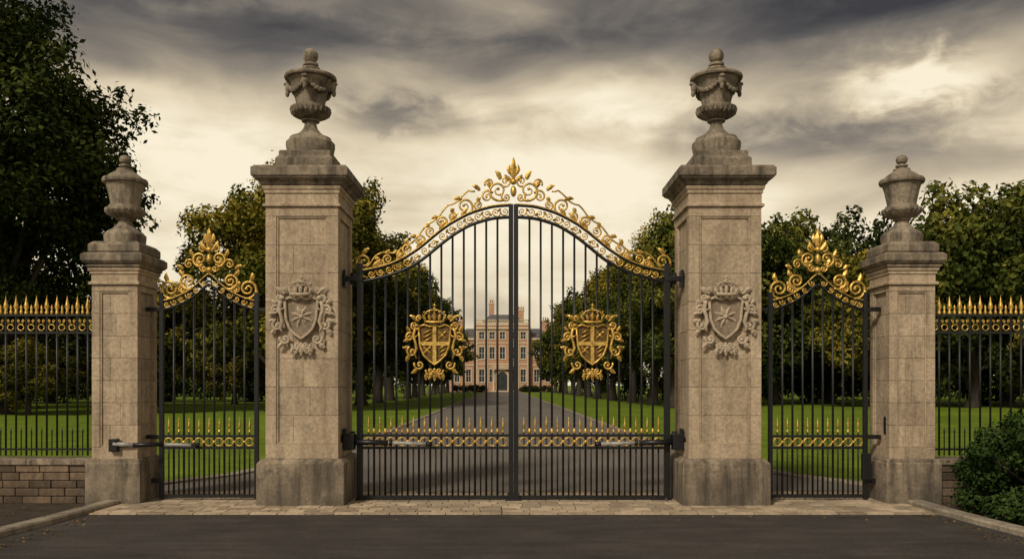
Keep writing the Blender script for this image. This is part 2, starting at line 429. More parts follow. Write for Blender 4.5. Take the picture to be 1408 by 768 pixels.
def small_urn(e, cx, cy, ztop):
    mb = MB()
    mb.lathe([(.36, ztop + .02), (.36, ztop + .12), (.33, ztop + .15), (.31, ztop + .17)], cx, cy, sq=True)
    mb.obj('urn_plinth', ['stone_cap'], e, bevel=.01)
    mb = MB()
    pr = [(26, 331), (27, 328), (27, 324), (25, 322), (23.5, 320), (17, 316), (11, 310), (8, 304), (11.5, 303), (11.5, 301.5), (9, 301), (16, 299), (22, 296), (25.5, 291), (25.5, 288), (21, 286.5), (21, 284), (18.5, 283), (19, 279),
          (22.5, 262), (25, 254), (28.5, 253), (29.5, 250), (28.5, 247), (25, 246), (19, 241), (13, 237), (11, 235.5), (11, 233), (6.5, 232), (5, 230.5), (8, 229.6), (8, 227.3), (4.2, 226.6), (4, 225.6), (6.8, 223.5), (7.8, 219.5), (6, 215.5), (2.5, 213.8), (.3, 213.4)]
    pr = [(r * g, Z(y)) for r, y in pr]; pr[0] = (pr[0][0], ztop + .165)
    mb.lathe(pr, cx, cy, 36)
    for j in range(20):
        a = 2 * PI * j / 20
        mb.tube([(cx + r * g * math.cos(a), cy + r * g * math.sin(a), Z(y)) for r, y in ((15, 299), (21, 296), (24.5, 291.5), (25, 288.5))], [.006, .014, .02, .012], 6)
    mb.obj('urn', ['stone_urn'], e, sharp=True)

for s in (-1, 1):
    cx = s * 2.91
    e = pier('stone_gate_pillar', cx, .5, .5, .66, (.86, 3.99), 4.12, 4.40, 4.66, .60, .16, .35, 8)
    main_urn(e, cx, .5, 4.66)
    mb = MB(); crest(mb, cx, Z(435) - .045, .0098, .02, 0, 2.0, True)
    mb.obj('carved_coat_of_arms', ['carve', 'carve_field'], e)
    cx = s * 5.57
    e = pier('stone_side_pillar', cx, .5, .32, .64, (.80, 2.98), 3.07, 3.30, 3.51, .385, .11, .21, 7)
    small_urn(e, cx, .5, 3.51)

# ------------------------------------------------------------------ gates
def smooth_curve(us, ys):
    uu = np.linspace(us[0], us[-1], 200); yy = np.interp(uu, us, ys)
    w = 15; pad = np.concatenate([yy[1:w + 1][::-1], yy, 2 * yy[-1] - yy[-w - 1:-1][::-1]])
    k = np.ones(w) / w
    for _ in range(2): pad = np.convolve(pad, k, 'same')
    yy = pad[w:-w]
    return lambda u: float(np.interp(abs(u), uu, yy))
YU = smooth_curve([0, 30, 60, 90, 110, 130, 150, 175, 213], [282, 284, 293, 309, 325, 342, 355, 366, 374])
YL = smooth_curve([0, 30, 60, 85, 105, 125, 150, 180, 213], [298, 300, 309, 324, 340, 357, 371, 381, 388])

def spear(mb, x, y, z, h, mat=0, w=.024):
    mb.lathe([(.010, z - .01), (.016, z), (.020, z + h * .07), (.014, z + h * .13), (.008, z + h * .18), (.009, z + h * .24), (w * .7, z + h * .33), (w * .85, z + h * .40), (w * .5, z + h * .62), (w * .22, z + h * .85), (.001, z + h)], x, y, 8, mat)

def ring(mb, x, y, z, R, r, mat=0, n=16):
    mb.tube([(x + R * math.cos(2 * PI * i / n), y, z + R * math.sin(2 * PI * i / n)) for i in range(n + 1)], r, 6, mat)

def scroll_on(mb, X, s, fn, u, R, d, y, r0, turns=1.6):
    du = 2.0
    t = Vector((2 * du, -(fn(u + du) - fn(u - du)))); t.normalize()
    n = Vector((-t.y, t.x))
    if n.y < 0: n = -n
    cu, cv = u + n.x * R, -fn(u) + n.y * R
    x = X + s * cu * g; z = 1.67 + (529 + cv) * g
    a0 = math.atan2(-n.y, -n.x)
    A = a0 if s > 0 else PI - a0
    mb.spiral(x, z, R * g, A, turns, d * s, y, r0)
    return x, z, math.atan2(n.y, n.x)

def lfs(mb, x, z, s, a, L, w, y, c=0):
    mb.leaf(x, z, a if s > 0 else PI - a, L * g, w * g, y, .018, 0, c * s)

G = empty('wrought_iron_driveway_gate')
iron = MB(); gold = MB()
for s in (-1, 1):
    xs = sorted((s * 215 * g, s * 207 * g)); iron.box(xs[0], xs[1], GY - .035, GY + .035, .04, Z(362), 0, .004)
    xs = sorted((s * .25 * g, s * 6.6 * g)); iron.box(xs[0], xs[1], GY - .035, GY + .035, .03, Z(281), 0, .004)
    xs = sorted((s * 6.6 * g, s * 207 * g))
    for v, hh in ((683, .03), (598, .018), (615, .018)):
        iron.box(xs[0], xs[1], GY - .02, GY + .02, Z(v) - hh, Z(v) + hh)
    for fn, r in ((YU, .021), (YL, .024)):
        iron.tube([(s * u * g, GY, Z(fn(u))) for u in np.linspace(2, 211, 60)], r, 8, 0)
    gold.tube([(s * u * g, GY - .017, Z(YU(u) - 1.6)) for u in np.linspace(3, 210, 60)], .010, 6, 0)
    nb = 12
    pit = (207 - 6.6) / (nb + 1)
    for i in range(1, nb + 1):
        u = 6.6 + pit * i
        iron.tube([(s * u * g, GY, Z(683)), (s * u * g, GY, Z(YL(u)))], .0165, 8, 0)
    for i in range(nb + 1):
        u = 6.6 + pit * (i + .5)
        iron.tube([(s * u * g, GY, Z(683)), (s * u * g, GY, Z(592))], .0125, 8, 0)
        spear(gold, s * u * g, GY, Z(594), .23)
        ring(gold, s * u * g, GY - .012, Z(606.5), .060, .0105)
        u2 = 6.6 + pit * i
        if i:
            gold.ball((s * u2 * g, GY - .01, Z(606.5)), (.026, .026, .03), 0, 8)
            gold.lathe([(.017, Z(596)), (.024, Z(593)), (.017, Z(588))], s * u2 * g, GY, 8)
    u = 12; k = 0
    while u < 204:
        mid = (YU(u) + YL(u)) / 2; hb = (YL(u) - YU(u)) / 2 - 1.4
        sl = math.atan2(-(YU(u + 2) - YU(u - 2)), 4)
        a0 = sl + (PI if k % 2 else 0) + .5
        A = a0 if s > 0 else PI - a0
        gold.spiral(s * u * g, Z(mid), min(hb, 6.6) * g, A, 1.4, (1 if k % 2 else -1) * s, GY - .01, .0115)
        lfs(gold, s * (u + 5) * g, Z((YU(u + 5) + YL(u + 5)) / 2 + (4 if k % 2 else -4)), s, sl + (.6 if k % 2 else -.6), 7, 1.6, GY - .012)
        u += 12.2; k += 1
    lst = [(203, 12.5, 1), (182, 6, -1), (170, 8, 1), (154, 6, -1), (141, 8.5, 1), (124, 8.5, -1), (109, 8, 1), (94, 9, -1), (79, 7, 1), (62, 12, -1), (46, 7, 1)]
    for k, (u, R, d) in enumerate(lst):
        x, z, an = scroll_on(gold, 0, s, YU, u, R, d, GY, .0180 if R > 8 else .0150, 1.6)
        lfs(gold, x + s * math.cos(an) * R * .8 * g, z + math.sin(an) * R * .8 * g, s, an + d * .7, R * 1.1, 2.8, GY, d * .9)
    for u, R in ((192, 9), (160, 9), (132, 11), (101, 12), (86, 12), (71, 11)):
        lfs(gold, s * u * g, Z(YU(u)) + .01, s, 1.9, R * 1.5, 2.8, GY - .005, .8)
    stem = [(205, 370), (190, 352), (176, 346), (160, 347), (146, 336), (132, 326), (118, 308), (102, 297), (90, 282), (76, 276), (62, 262), (48, 262)]
    st = [(s * u * g, GY + .005, Z(v)) for u, v in stem]
    pts = []
    for i in range(len(st) - 1):
        for t in (0, .33, .66):
            a = Vector(st[i]).lerp(Vector(st[i + 1]), t); a.z += .012 * math.sin(t * PI) * (1 if i % 2 else -1); pts.append(a)
    gold.tube(pts, .013, 7)
    def csp(u, v, R, a0, turns, d, r):
        A = a0 if s > 0 else PI - a0
        gold.spiral(s * u * g, Z(v), R * g, A, turns, d * s, GY, r)
    csp(21, 262, 15, -2.2, 1.6, 1, .019); csp(36, 270, 9, 2.6, 1.5, -1, .016); csp(11, 249, 8, -1.2, 1.4, -1, .015); csp(33, 252, 7, -.5, 1.3, 1, .014)
    csp(10, 271, 7, 0.8, 1.4, -1, .015)
    lfs(gold, s * 18 * g, Z(247), s, 1.4, 15, 3.2, GY, -.9); lfs(gold, s * 30 * g, Z(258), s, .8, 14, 3, GY, .9); lfs(gold, s * 46 * g, Z(262), s, .9, 14, 2.8, GY, -.8)
    lfs(gold, s * 3 * g, Z(240), s, 1.0, 15, 3, GY, .9); lfs(gold, s * 3 * g, Z(248), s, .4, 13, 3, GY, .9)
    crest(gold, s * 108 * g, Z(472), .00985, GY - .02, 0, 1.3, False)
    for v in (383, 600):
        xs = sorted((s * 2.405, s * 207 * g))
        iron.box(xs[0], xs[1], GY - .045, GY + .045, Z(v) - .035, Z(v) + .035, 0, .006)
        iron.tube([(s * 221 * g, GY, Z(v) - .08), (s * 221 * g, GY, Z(v) + .08)], .035, 10)
        xs = sorted((s * 2.395, s * 2.425)); iron.box(xs[0], xs[1], GY - .09, GY + .09, Z(v) - .12, Z(v) + .12, 0, .004)
    iron.lathe([(.07, .026), (.07, .05), (.04, .06), (.035, .12)], s * 211 * g, GY, 14)
gold.leaf(0, Z(247), PI / 2, 31 * g, 3.8 * g, GY - .01, .03)
gold.ball((0, GY, Z(250)), (.045, .04, .045)); gold.ball((0, GY, Z(241)), (.05, .03, .02)); gold.ball((0, GY, Z(263)), (.045, .045, .08))
iron.box(-.11, .11, GY - .11, GY + .11, .026, .05, 0, .006)
iron.box(-.085, .085, GY - .06, GY - .036, Z(690), Z(676))
iron.obj('ironwork', ['iron'], G); gold.obj('gilded_ornament', ['gold', 'gold_field'], G)

for s in (-1, 1):
    mb = MB(); y = .36; z = Z(606)
    xs = sorted((s * 2.25, s * 2.41)); mb.box(xs[0], xs[1], y - .08, y + .09, z - .11, z + .12, 0, .012)
    mb.tube([(s * 2.3, y, z), (s * 1.78, y, z - .015)], .040, 12, 0)
    mb.tube([(s * 1.80, y, z - .012), (s * 1.22, y, z - .03)], .026, 12, 1)
    mb.tube([(s * 1.76, y, z - .012), (s * 1.72, y, z - .013)], .046, 12, 0)
    mb.tube([(s * 1.24, y, z - .03), (s * 1.16, y, z - .03)], .034, 10, 0)
    mb.box(min(s * 1.16, s * 1.22), max(s * 1.16, s * 1.22), y, GY - .02, z - .06, z, 0)
    mb.obj('gate_opener_arm', ['iron', 'arm'])

YS = smooth_curve([0, 8, 18, 30, 45, 58, 68], [376, 383, 393, 402, 409, 413, 415])
YS2 = smooth_curve([0, 8, 18, 30, 45, 58, 68], [390, 396, 405, 413, 420, 424, 426])
for side in (-1, 1):
    G2 = empty('wrought_iron_pedestrian_gate'); X = side * 4.365
    iron = MB(); gold = MB()
    for s in (-1, 1):
        xs = sorted((X + s * 68 * g, X + s * 62.5 * g)); iron.box(xs[0], xs[1], GY - .03, GY + .03, .04, Z(402), 0, .004)
        gold.ball((X + s * 65 * g, GY, Z(401)), .03)
        for fn in (YS, YS2):
            iron.tube([(X + s * u * g, GY, Z(fn(u))) for u in np.linspace(0, 65, 30)], .020, 8)
        gold.tube([(X + s * u * g, GY - .015, Z(YS(u) - 1.3)) for u in np.linspace(0, 65, 30)], .009, 6)
        u = 8; k = 0
        while u < 60:
            mid = (YS(u) + YS2(u)) / 2
            a0 = (PI if k % 2 else 0) + .3; A = a0 if s > 0 else PI - a0
            gold.spiral(X + s * u * g, Z(mid), 4.6 * g, A, 1.3, (1 if k % 2 else -1) * s, GY - .01, .010)
            u += 10; k += 1
        for (u, R, d) in ((49, 14, 1), (34, 7, -1), (22, 12, 1)):
            x, z, an = scroll_on(gold, X, s, YS, u, R, d, GY, .022 if R > 9 else .016, 1.8)
            lfs(gold, x + s * math.cos(an) * R * .7 * g, z + math.sin(an) * R * .7 * g, s, an - d * .3, R * 1.0, 3, GY, d)
        def csp(u, v, R, a0, turns, d, r):
            A = a0 if s > 0 else PI - a0
            gold.spiral(X + s * u * g, Z(v), R * g, A, turns, d * s, GY, r)
        csp(13, 356, 11, -1.8, 1.6, 1, .019); csp(28, 363, 7, 2.4, 1.4, -1, .015); csp(9, 340, 6, -1.8, 1.3, 1, .014)
        csp(8, 369, 6, 1.5, 1.4, -1, .015)
        lfs(gold, X + s * 3 * g, Z(335), s, 1.2, 15, 2.9, GY, .5); lfs(gold, X + s * 4 * g, Z(344), s, .7, 16, 3, GY, .9); lfs(gold, X + s * 22 * g, Z(352), s, .9, 11, 2.6, GY, .9)
        lfs(gold, X + s * 36 * g, Z(370), s, .9, 11, 2.6, GY, -.9)
        lfs(gold, X + s * 12 * g, Z(366), s, .9, 14, 2.8, GY, .9)
    gold.leaf(X, Z(343), PI / 2, 30 * g, 3.8 * g, GY - .01, .03)
    gold.ball((X, GY, Z(343)), (.04, .04, .045)); gold.ball((X, GY, Z(356)), (.04, .04, .08)); gold.ball((X, GY, Z(371)), (.05, .04, .05))
    a, b_ = X - 62.5 * g, X + 62.5 * g
    for v, hh in ((681, .025), (599, .016), (615, .016)): iron.box(a, b_, GY - .018, GY + .018, Z(v) - hh, Z(v) + hh)
    nb = 8; pit = 125 / (nb + 1)
    for i in range(nb + 1):
        u = -62.5 + pit * (i + .5)
        iron.tube([(X + u * g, GY, Z(681)), (X + u * g, GY, Z(592))], .0115, 8)
        spear(gold, X + u * g, GY, Z(594), .22); ring(gold, X + u * g, GY - .01, Z(607), .056, .010)
        if i:
            u = -62.5 + pit * i
            iron.tube([(X + u * g, GY, Z(681)), (X + u * g, GY, Z(YS2(u)))], .0155, 8)
            gold.ball((X + u * g, GY - .01, Z(607)), .024, 0, 8)
    for v in (425, 600, 660):
        if side < 0: xs = (-5.26, X - 66 * g)
        else: xs = (X + 66 * g, 5.26)
        iron.box(xs[0], xs[1], GY - .035, GY + .035, Z(v) - .03, Z(v) + .03, 0, .005)
    xs = sorted((side * 3.41, X - side * 66 * g))
    iron.box(xs[0], xs[1], GY - .02, GY + .02, Z(425) - .02, Z(425) + .02)
    if side > 0:
        iron.box(X + 58 * g, X + 70 * g, GY - .10, GY - .032, Z(658), Z(622), 0, .01)
    iron.obj('ironwork', ['iron'], G2); gold.obj('gilded_ornament', ['gold'], G2)

mb = MB(); z = Z(609); y = .33
mb.box(-5.62, -5.5, .10, .19, z - .09, z + .09, 0, .01)
mb.tube([(-5.56, .12, z + .02), (-5.3, y - .18, z)], .030, 10, 1)
mb.tube([(-5.3, y - .18, z), (-4.95, y, z)], .032, 10, 0); mb.tube([(-5.0, y, z), (-4.53, y + .03, z - .02)], .024, 10, 1)
mb.box(-4.56, -4.5, y, GY - .02, z - .05, z + .01, 0)
mb.obj('gate_opener_arm', ['iron', 'arm'])
mb = MB(); mb.box(5.27, 5.33, .3, .42, .98, 1.22, 0, .01); mb.obj('intercom_box', ['iron'])

# ------------------------------------------------------------------ railings + low walls
for s in (-1, 1):
    F = empty('iron_railing_fence'); iron = MB(); gold = MB()
    x0, x1 = 5.90, 16.0
    for v in (433, 457, 617):
        xs = sorted((s * x0, s * x1)); iron.box(xs[0], xs[1], GY - .016, GY + .016, Z(v) - .014, Z(v) + .014)
    n = int((x1 - x0) / .147)
    for i in range(n):
        x = s * (x0 + .06 + i * .147)
        iron.tube([(x, GY, .66), (x, GY, Z(433))], .0135, 6)
        gold.lathe([(.012, Z(434)), (.026, Z(431)), (.026, Z(429)), (.014, Z(427)), (.034, Z(422)), (.026, Z(418)), (.010, Z(412)), (.001, Z(405))], x, GY, 8)
        xm = x + s * .0735
        gold.lathe([(.010, Z(434)), (.020, Z(431)), (.020, Z(428)), (.010, Z(426)), (.018, Z(423)), (.001, Z(418))], xm, GY, 8)
        ring(gold, xm, GY - .01, Z(450), .044, .009, n=12)
        for w in (-1, 1):
            gold.spiral(x + w * .034, Z(441), .028, -PI / 2, 1.0, w, GY - .012, .008, n=5)
        iron.lathe([(.009, .66), (.009, .98), (.014, 1.0), (.001, 1.07)], xm, GY, 6)
    for xp in (x0 + 3.0, x0 + 6.0, x0 + 9):
        iron.box(s * xp - .03, s * xp + .03, GY - .03, GY + .03, .6, Z(433), 0, .004)
    iron.obj('bars', ['iron'], F); gold.obj('gilded_finials', ['gold'], F)
    W = MB()
    cz = [0, .105, .22, .325, .44, .545]
    W.box(min(s * 5.96, s * 16), max(s * 5.96, s * 16), .32, .68, 0, .54, 1)
    for k in range(5):
        xa = 5.955
        while xa < 16:
            L = random.uniform(.2, .42); xb = min(xa + L, 16.0)
            off = random.uniform(0, .018)
            a, b_ = sorted((s * (xa + .005), s * (xb - .005)))
            W.box(a, b_, .30 - off, .70 + off, cz[k] + .004, cz[k + 1] - .004, 0, .014, random.random()); xa = xb
    xa = 5.955
    while xa < 16:
        xb = min(xa + .9, 16); a, b_ = sorted((s * (xa + .003), s * (xb - .003)))
        W.box(a, b_, .26, .74, .546, .63, 2, .014, random.random()); xa = xb
    W.obj('low_stone_wall', ['wallstone', 'soil', 'stone_dark'])

# ------------------------------------------------------------------ grounds
def sheet(name, poly, z, mat):
    me = bpy.data.meshes.new(name); me.from_pydata([(x, y, z) for x, y in poly], [], [tuple(range(len(poly)))])
    me.materials.append(M[mat]); me.update()
    if me.polygons[0].normal.z < 0: me.flip_normals()
    o = bpy.data.objects.new(name, me); S.collection.objects.link(o); return o
sheet('lawn_ground', [(-2500, -60), (2500, -60), (2500, 2500), (-2500, 2500)], 0, 'grass')
def dcx(Y): return .16 - .0139 * (Y + 11.5)
redge = [(1.0, 6.6), (2.2, 5.9), (3.8, 5.0), (6, 4.55), (9, 4.25), (13, 4.1), (30, 4.05), (80, 4.05), (190, 4.05)]
poly = [(dcx(y) + w, y) for y, w in redge] + [(dcx(y) - w, y) for y, w in redge[::-1]]
sheet('driveway', poly, .010, 'drive')
mb = MB()
for s in (-1, 1):
    pts = [(dcx(y) + s * w, y) for y, w in redge]
    for i in range(len(pts) - 1):
        a = Vector(pts[i]); b_ = Vector(pts[i + 1]); L = (b_ - a).length; n = max(1, min(60, int(L / .9)))
        for j in range(n):
            p0 = a.lerp(b_, j / n); p1 = a.lerp(b_, (j + 1) / n - .008 / L)
            t = (p1 - p0).normalized(); nn = Vector((-t.y, t.x)) * (-s)
            q = [p0, p1, p1 + nn * .28, p0 + nn * .28]
            mb.add([(v.x, v.y, 0) for v in q] + [(v.x, v.y, .045) for v in q], [(4, 5, 6, 7), (0, 1, 5, 4), (1, 2, 6, 5), (2, 3, 7, 6), (3, 0, 4, 7)], 0, False, random.random())
mb.obj('driveway_kerb', ['kerb'])
sheet('asphalt_road', [(-5.45, -.79), (5.45, -.79), (5.9, -4), (7.5, -9), (12, -14), (60, -18), (60, -59), (-60, -59), (-60, -18), (-12, -14), (-7.5, -9), (-5.9, -4)], .012, 'asphalt')
for s in (-1, 1):
    sheet('soil_bed', [(s * 5.3, -.3), (s * 5.9, -4), (s * 7.5, -9), (s * 12, -14), (s * 60, -18), (s * 60, .4), (s * 5.3, .4)], .005, 'soil')
mb = MB()
mb.box(-5.45, 5.45, -.79, 1.45, -.05, .012, 1)
y = -.79; k = 0
while y < 1.44:
    d = .19 if k else .14
    x = -5.45 + (0 if k % 2 else -.1)
    while x < 5.45:
        L = random.uniform(.18, .32) if k else .36
        a, b_ = max(x, -5.45) + .006, min(x + L, 5.45) - .006
        if b_ - a > .02:
            hh = .028 + random.uniform(-.003, .004)
            mb.box(a, b_, y + .007, min(y + d, 1.45) - .007, 0, hh, 0, .005, random.random())
        x += L
    y += d; k += 1
mb.obj('paved_threshold', ['paver', 'soil'])
for s in (-1, 1):
    mb = MB()
    path = [(5.46, .1), (5.46, -.6), (5.50, -1.5), (5.60, -2.6), (5.9, -4), (6.6, -6.6), (7.5, -9), (12, -14)]
    pts = [Vector((s * x, y)) for x, y in path]
    for i in range(len(pts) - 1):
        a, b_ = pts[i], pts[i + 1]; L = (b_ - a).length; n = max(1, round(L / .85))
        for j in range(n):
            p0 = a.lerp(b_, j / n + .004 / L); p1 = a.lerp(b_, (j + 1) / n - .004 / L)
            t = (p1 - p0).normalized(); nn = Vector((-t.y, t.x)) * s * 1.0
            if nn.x * s < 0: nn = -nn
            hh = .085 + random.uniform(-.004, .004)
            q = [p0, p1, p1 + nn * .20, p0 + nn * .20]; q2 = [p0 + nn * .02, p1 + nn * .02, p1 + nn * .19, p0 + nn * .19]
            mb.add([(v.x, v.y, 0) for v in q] + [(v.x, v.y, hh - .02) for v in q] + [(v.x, v.y, hh) for v in q2],
                   [(8, 9, 10, 11), (0, 1, 5, 4), (1, 2, 6, 5), (2, 3, 7, 6), (3, 0, 4, 7), (4, 5, 9, 8), (5, 6, 10, 9), (6, 7, 11, 10), (7, 4, 8, 11)], 0, False, random.random())
    mb.obj('road_kerb', ['kerb'])

# ------------------------------------------------------------------ foliage
def leaves_np(centers, radii, ctint, n, size, rng, squash=.8, fill=.55):
    k = len(centers); w = radii ** 2; w = w / w.sum()
    idx = rng.choice(k, n, p=w)
    d = rng.normal(size=(n, 3)); d /= np.linalg.norm(d, axis=1)[:, None]
    rr = radii[idx] * (fill + (1 - fill) * rng.random(n) ** .6) * (1 + .14 * rng.normal(size=n))
    pos = centers[idx] + d * rr[:, None] * np.array([1, 1, squash])
    nrm = d * .8 + rng.normal(size=(n, 3)) * .5 + np.array([0, 0, .35]); nrm /= np.linalg.norm(nrm, axis=1)[:, None]
    ref = rng.normal(size=(n, 3)); a = np.cross(nrm, ref); a /= np.linalg.norm(a, axis=1)[:, None]; b_ = np.cross(nrm, a)
    sz = size * (.6 + .8 * rng.random(n))[:, None]
    v = np.stack([pos - a * sz, pos - b_ * sz * .55 + nrm * sz * .1, pos + a * sz, pos + b_ * sz * .55 + nrm * sz * .1], 1).reshape(-1, 3)
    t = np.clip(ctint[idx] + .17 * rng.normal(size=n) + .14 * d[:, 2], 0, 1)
    return v, np.repeat(t, 4)

def foliage_mesh(name, lv, lt, trunk, mats):
    tv = np.array(trunk.v).reshape(-1, 3) if trunk.v else np.zeros((0, 3))
    nt_ = len(tv); nl = len(lv) // 4
    me = bpy.data.meshes.new(name)
    fl = (np.arange(nl * 4) + nt_)
    loops = [i for f in trunk.f for i in f]; starts = []; c = 0
    for f in trunk.f: starts.append(c); c += len(f)
    allv = np.vstack([tv, lv]); me.vertices.add(len(allv)); me.vertices.foreach_set('co', allv.ravel())
    me.loops.add(len(loops) + nl * 4); me.loops.foreach_set('vertex_index', np.concatenate([np.array(loops, int), fl]).astype(np.int32))
    st = np.concatenate([np.array(starts, int), c + np.arange(nl) * 4]).astype(np.int32)
    me.polygons.add(len(st)); me.polygons.foreach_set('loop_start', st)
    mi = np.concatenate([np.zeros(len(starts)), np.ones(nl)]).astype(np.int32)
    for mm in mats: me.materials.append(M[mm])
    me.polygons.foreach_set('material_index', mi)
    me.update(calc_edges=True); me.validate()
    at = me.attributes.new('tint', 'FLOAT', 'POINT'); at.data.foreach_set('value', np.concatenate([np.full(nt_, .5), lt]).astype(np.float32))
    return me

def tree_mesh(name, seed, H, R, zb, nc, nl, size, mat, trunk_r=.45, wid=1.0):
    rng = np.random.default_rng(seed)
    zc = (H + zb) / 2; hz = (H - zb) / 2
    C = []; Rd = []; T = []
    while len(C) < nc:
        d = rng.normal(size=3); d /= np.linalg.norm(d)
        q = rng.uniform(.45, .92)
        taper = 1.0 - .28 * max(0, d[2])
        p = np.array([d[0] * R * q * taper, d[1] * R * q * taper, zc + d[2] * hz * q])
        p += rng.normal(size=3) * R * .06
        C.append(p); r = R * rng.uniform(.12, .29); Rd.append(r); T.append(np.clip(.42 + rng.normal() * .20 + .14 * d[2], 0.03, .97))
    C = np.array(C); Rd = np.array(Rd); T = np.array(T)
    C[:, 2] = np.minimum(C[:, 2], H - Rd * .8); C[:, 2] = np.maximum(C[:, 2], zb + Rd * .5)
    lv, lt = leaves_np(C, Rd, T, nl, size, rng)
    C2 = C + (C - np.array([0, 0, zc])) * rng.uniform(.1, .30, (len(C), 1))
    lv2, lt2 = leaves_np(C2, Rd * .55, T, nl // 6, size, rng, fill=.2)
    lv = np.vstack([lv, lv2]); lt = np.concatenate([lt, lt2])
    tr = MB()
    tz = zb + (H - zb) * .55
    tr.tube([(0, 0, -.1), (0, 0, .4), (.05, .05, zb * .6), (.15, 0, zb + 1), (.1, .1, tz), (0, 0, H * .85)], [trunk_r * 1.5, trunk_r * 1.05, trunk_r * .85, trunk_r * .7, trunk_r * .4, .05], 10)
    for i in rng.choice(nc, min(nc, 16), replace=False):
        c = C[i]; z0 = rng.uniform(zb * .7, tz * .8); m_ = np.array([c[0] * .45, c[1] * .45, (z0 + c[2]) / 2 + .3])
        tr.tube([(0.05, 0.05, z0), tuple(m_), tuple(c)], [trunk_r * .35, trunk_r * .2, .03], 6)
    return foliage_mesh(name, lv, lt, tr, ['bark', mat])

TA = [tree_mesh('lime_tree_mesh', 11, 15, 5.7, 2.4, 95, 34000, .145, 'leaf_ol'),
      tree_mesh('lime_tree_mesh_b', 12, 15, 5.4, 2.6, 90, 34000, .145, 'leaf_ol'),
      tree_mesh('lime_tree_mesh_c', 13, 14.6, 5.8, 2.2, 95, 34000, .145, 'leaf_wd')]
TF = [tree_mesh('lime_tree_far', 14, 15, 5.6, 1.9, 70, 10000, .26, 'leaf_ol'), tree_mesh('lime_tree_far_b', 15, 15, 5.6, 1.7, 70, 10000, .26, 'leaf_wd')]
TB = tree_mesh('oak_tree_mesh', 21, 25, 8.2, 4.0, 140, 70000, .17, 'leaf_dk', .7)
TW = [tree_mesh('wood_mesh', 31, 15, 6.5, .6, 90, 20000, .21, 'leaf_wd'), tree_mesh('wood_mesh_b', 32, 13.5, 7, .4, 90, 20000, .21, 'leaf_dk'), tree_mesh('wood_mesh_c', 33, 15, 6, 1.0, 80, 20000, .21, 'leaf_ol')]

def place(name, me, x, y, sc=1.0, rz=None, sz=None, parent=None):
    o = bpy.data.objects.new(name, me); S.collection.objects.link(o)
    o.location = (x, y, 0); o.rotation_euler = (0, 0, random.uniform(0, 6.28) if rz is None else rz)
    o.scale = (sc, sc, sz or sc)
    if parent: o.parent = parent
    return o
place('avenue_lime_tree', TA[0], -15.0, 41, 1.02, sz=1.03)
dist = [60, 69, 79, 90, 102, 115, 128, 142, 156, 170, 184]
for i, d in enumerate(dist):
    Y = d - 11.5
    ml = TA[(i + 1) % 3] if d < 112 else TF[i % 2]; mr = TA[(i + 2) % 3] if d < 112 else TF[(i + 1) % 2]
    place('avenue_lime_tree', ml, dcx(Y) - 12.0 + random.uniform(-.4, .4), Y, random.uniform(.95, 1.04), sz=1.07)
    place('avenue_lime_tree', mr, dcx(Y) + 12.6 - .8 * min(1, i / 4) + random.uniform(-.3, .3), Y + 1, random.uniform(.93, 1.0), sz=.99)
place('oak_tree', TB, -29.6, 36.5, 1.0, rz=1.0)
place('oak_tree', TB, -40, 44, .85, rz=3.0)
WL = empty('distant_woodland')
def wood(x, d, k, sc, sz=None): place('wood_tree', TW[k % 3], x, d - 11.5, sc, sz=sz, parent=WL)
random.seed(5)
for k, (x, d, sc, sz) in enumerate([(22.5, 72, 1.0, 1.12), (29.5, 78, 1.05, 1.3), (27, 62, .8, .85), (34, 62, 1.0, 1.15), (39, 66, 1.1, 1.30), (37, 54, .75, .85), (45, 70, 1.2, 1.25), (36, 82, 1.1, 1.3), (52, 80, 1.3, 1.3), (62, 75, 1.3, 1.3),
                   (24, 90, 1.1, 1.1)]):
    wood(x, d, k, sc, sz)
for k, (x, d, sc, sz) in enumerate([(-26, 84, .9, .8), (-34, 82, .9, .82), (-42, 76, 1.0, .9), (-51, 72, 1.1, 1.0), (-30, 66, .55, .42), (-36, 60, .5, .4), (-42, 58, .6, .45), (-24, 72, .6, .5), (-62, 80, 1.2, 1.1), (-23, 105, 1.0, .9),
                   (-27, 46.5, .42, .30), (-32, 47, .45, .34), (-22.5, 50, .4, .27), (-36.5, 50, .5, .4)]):
    wood(x, d, k + 1, sc, sz)
for s in (-1, 1):
    for i in range(6): wood(s * (75 + 6 * (i % 2)), 60 - i * 11, i, 1.2)
    for i in range(5): wood(s * (48 + 13 * i), 118 + (i % 2) * 6, i, 1.2, 1.1)
rng = np.random.default_rng(77)
for s in (-1, 1):
    n = 300
    C = np.stack([rng.uniform(-41, 38, n), rng.uniform(-1.2, 1.2, n), rng.uniform(.4, 2.6, n)], 1)
    lv, lt = leaves_np(C, rng.uniform(.6, 1.1, n), np.clip(.4 + .18 * rng.normal(size=n), 0, 1), 26000, .18, rng)
    lv[:, 2] = np.maximum(lv[:, 2], .02)
    tr = MB()
    for q in range(0, n, 12): tr.tube([(C[q, 0], 0, 0), tuple(C[q])], [.06, .02], 5)
    me = foliage_mesh('hedgerow', lv, lt, tr, ['bark', 'leaf_wd'])
    for yy_, sz_ in ((84, 1.25), (150, 2.4)):
        o = bpy.data.objects.new('hedgerow', me); S.collection.objects.link(o); o.location = (s * 55 - .0139 * yy_, yy_, 0); o.scale = (1, 1, sz_)
        if s < 0: o.rotation_euler = (0, 0, PI)

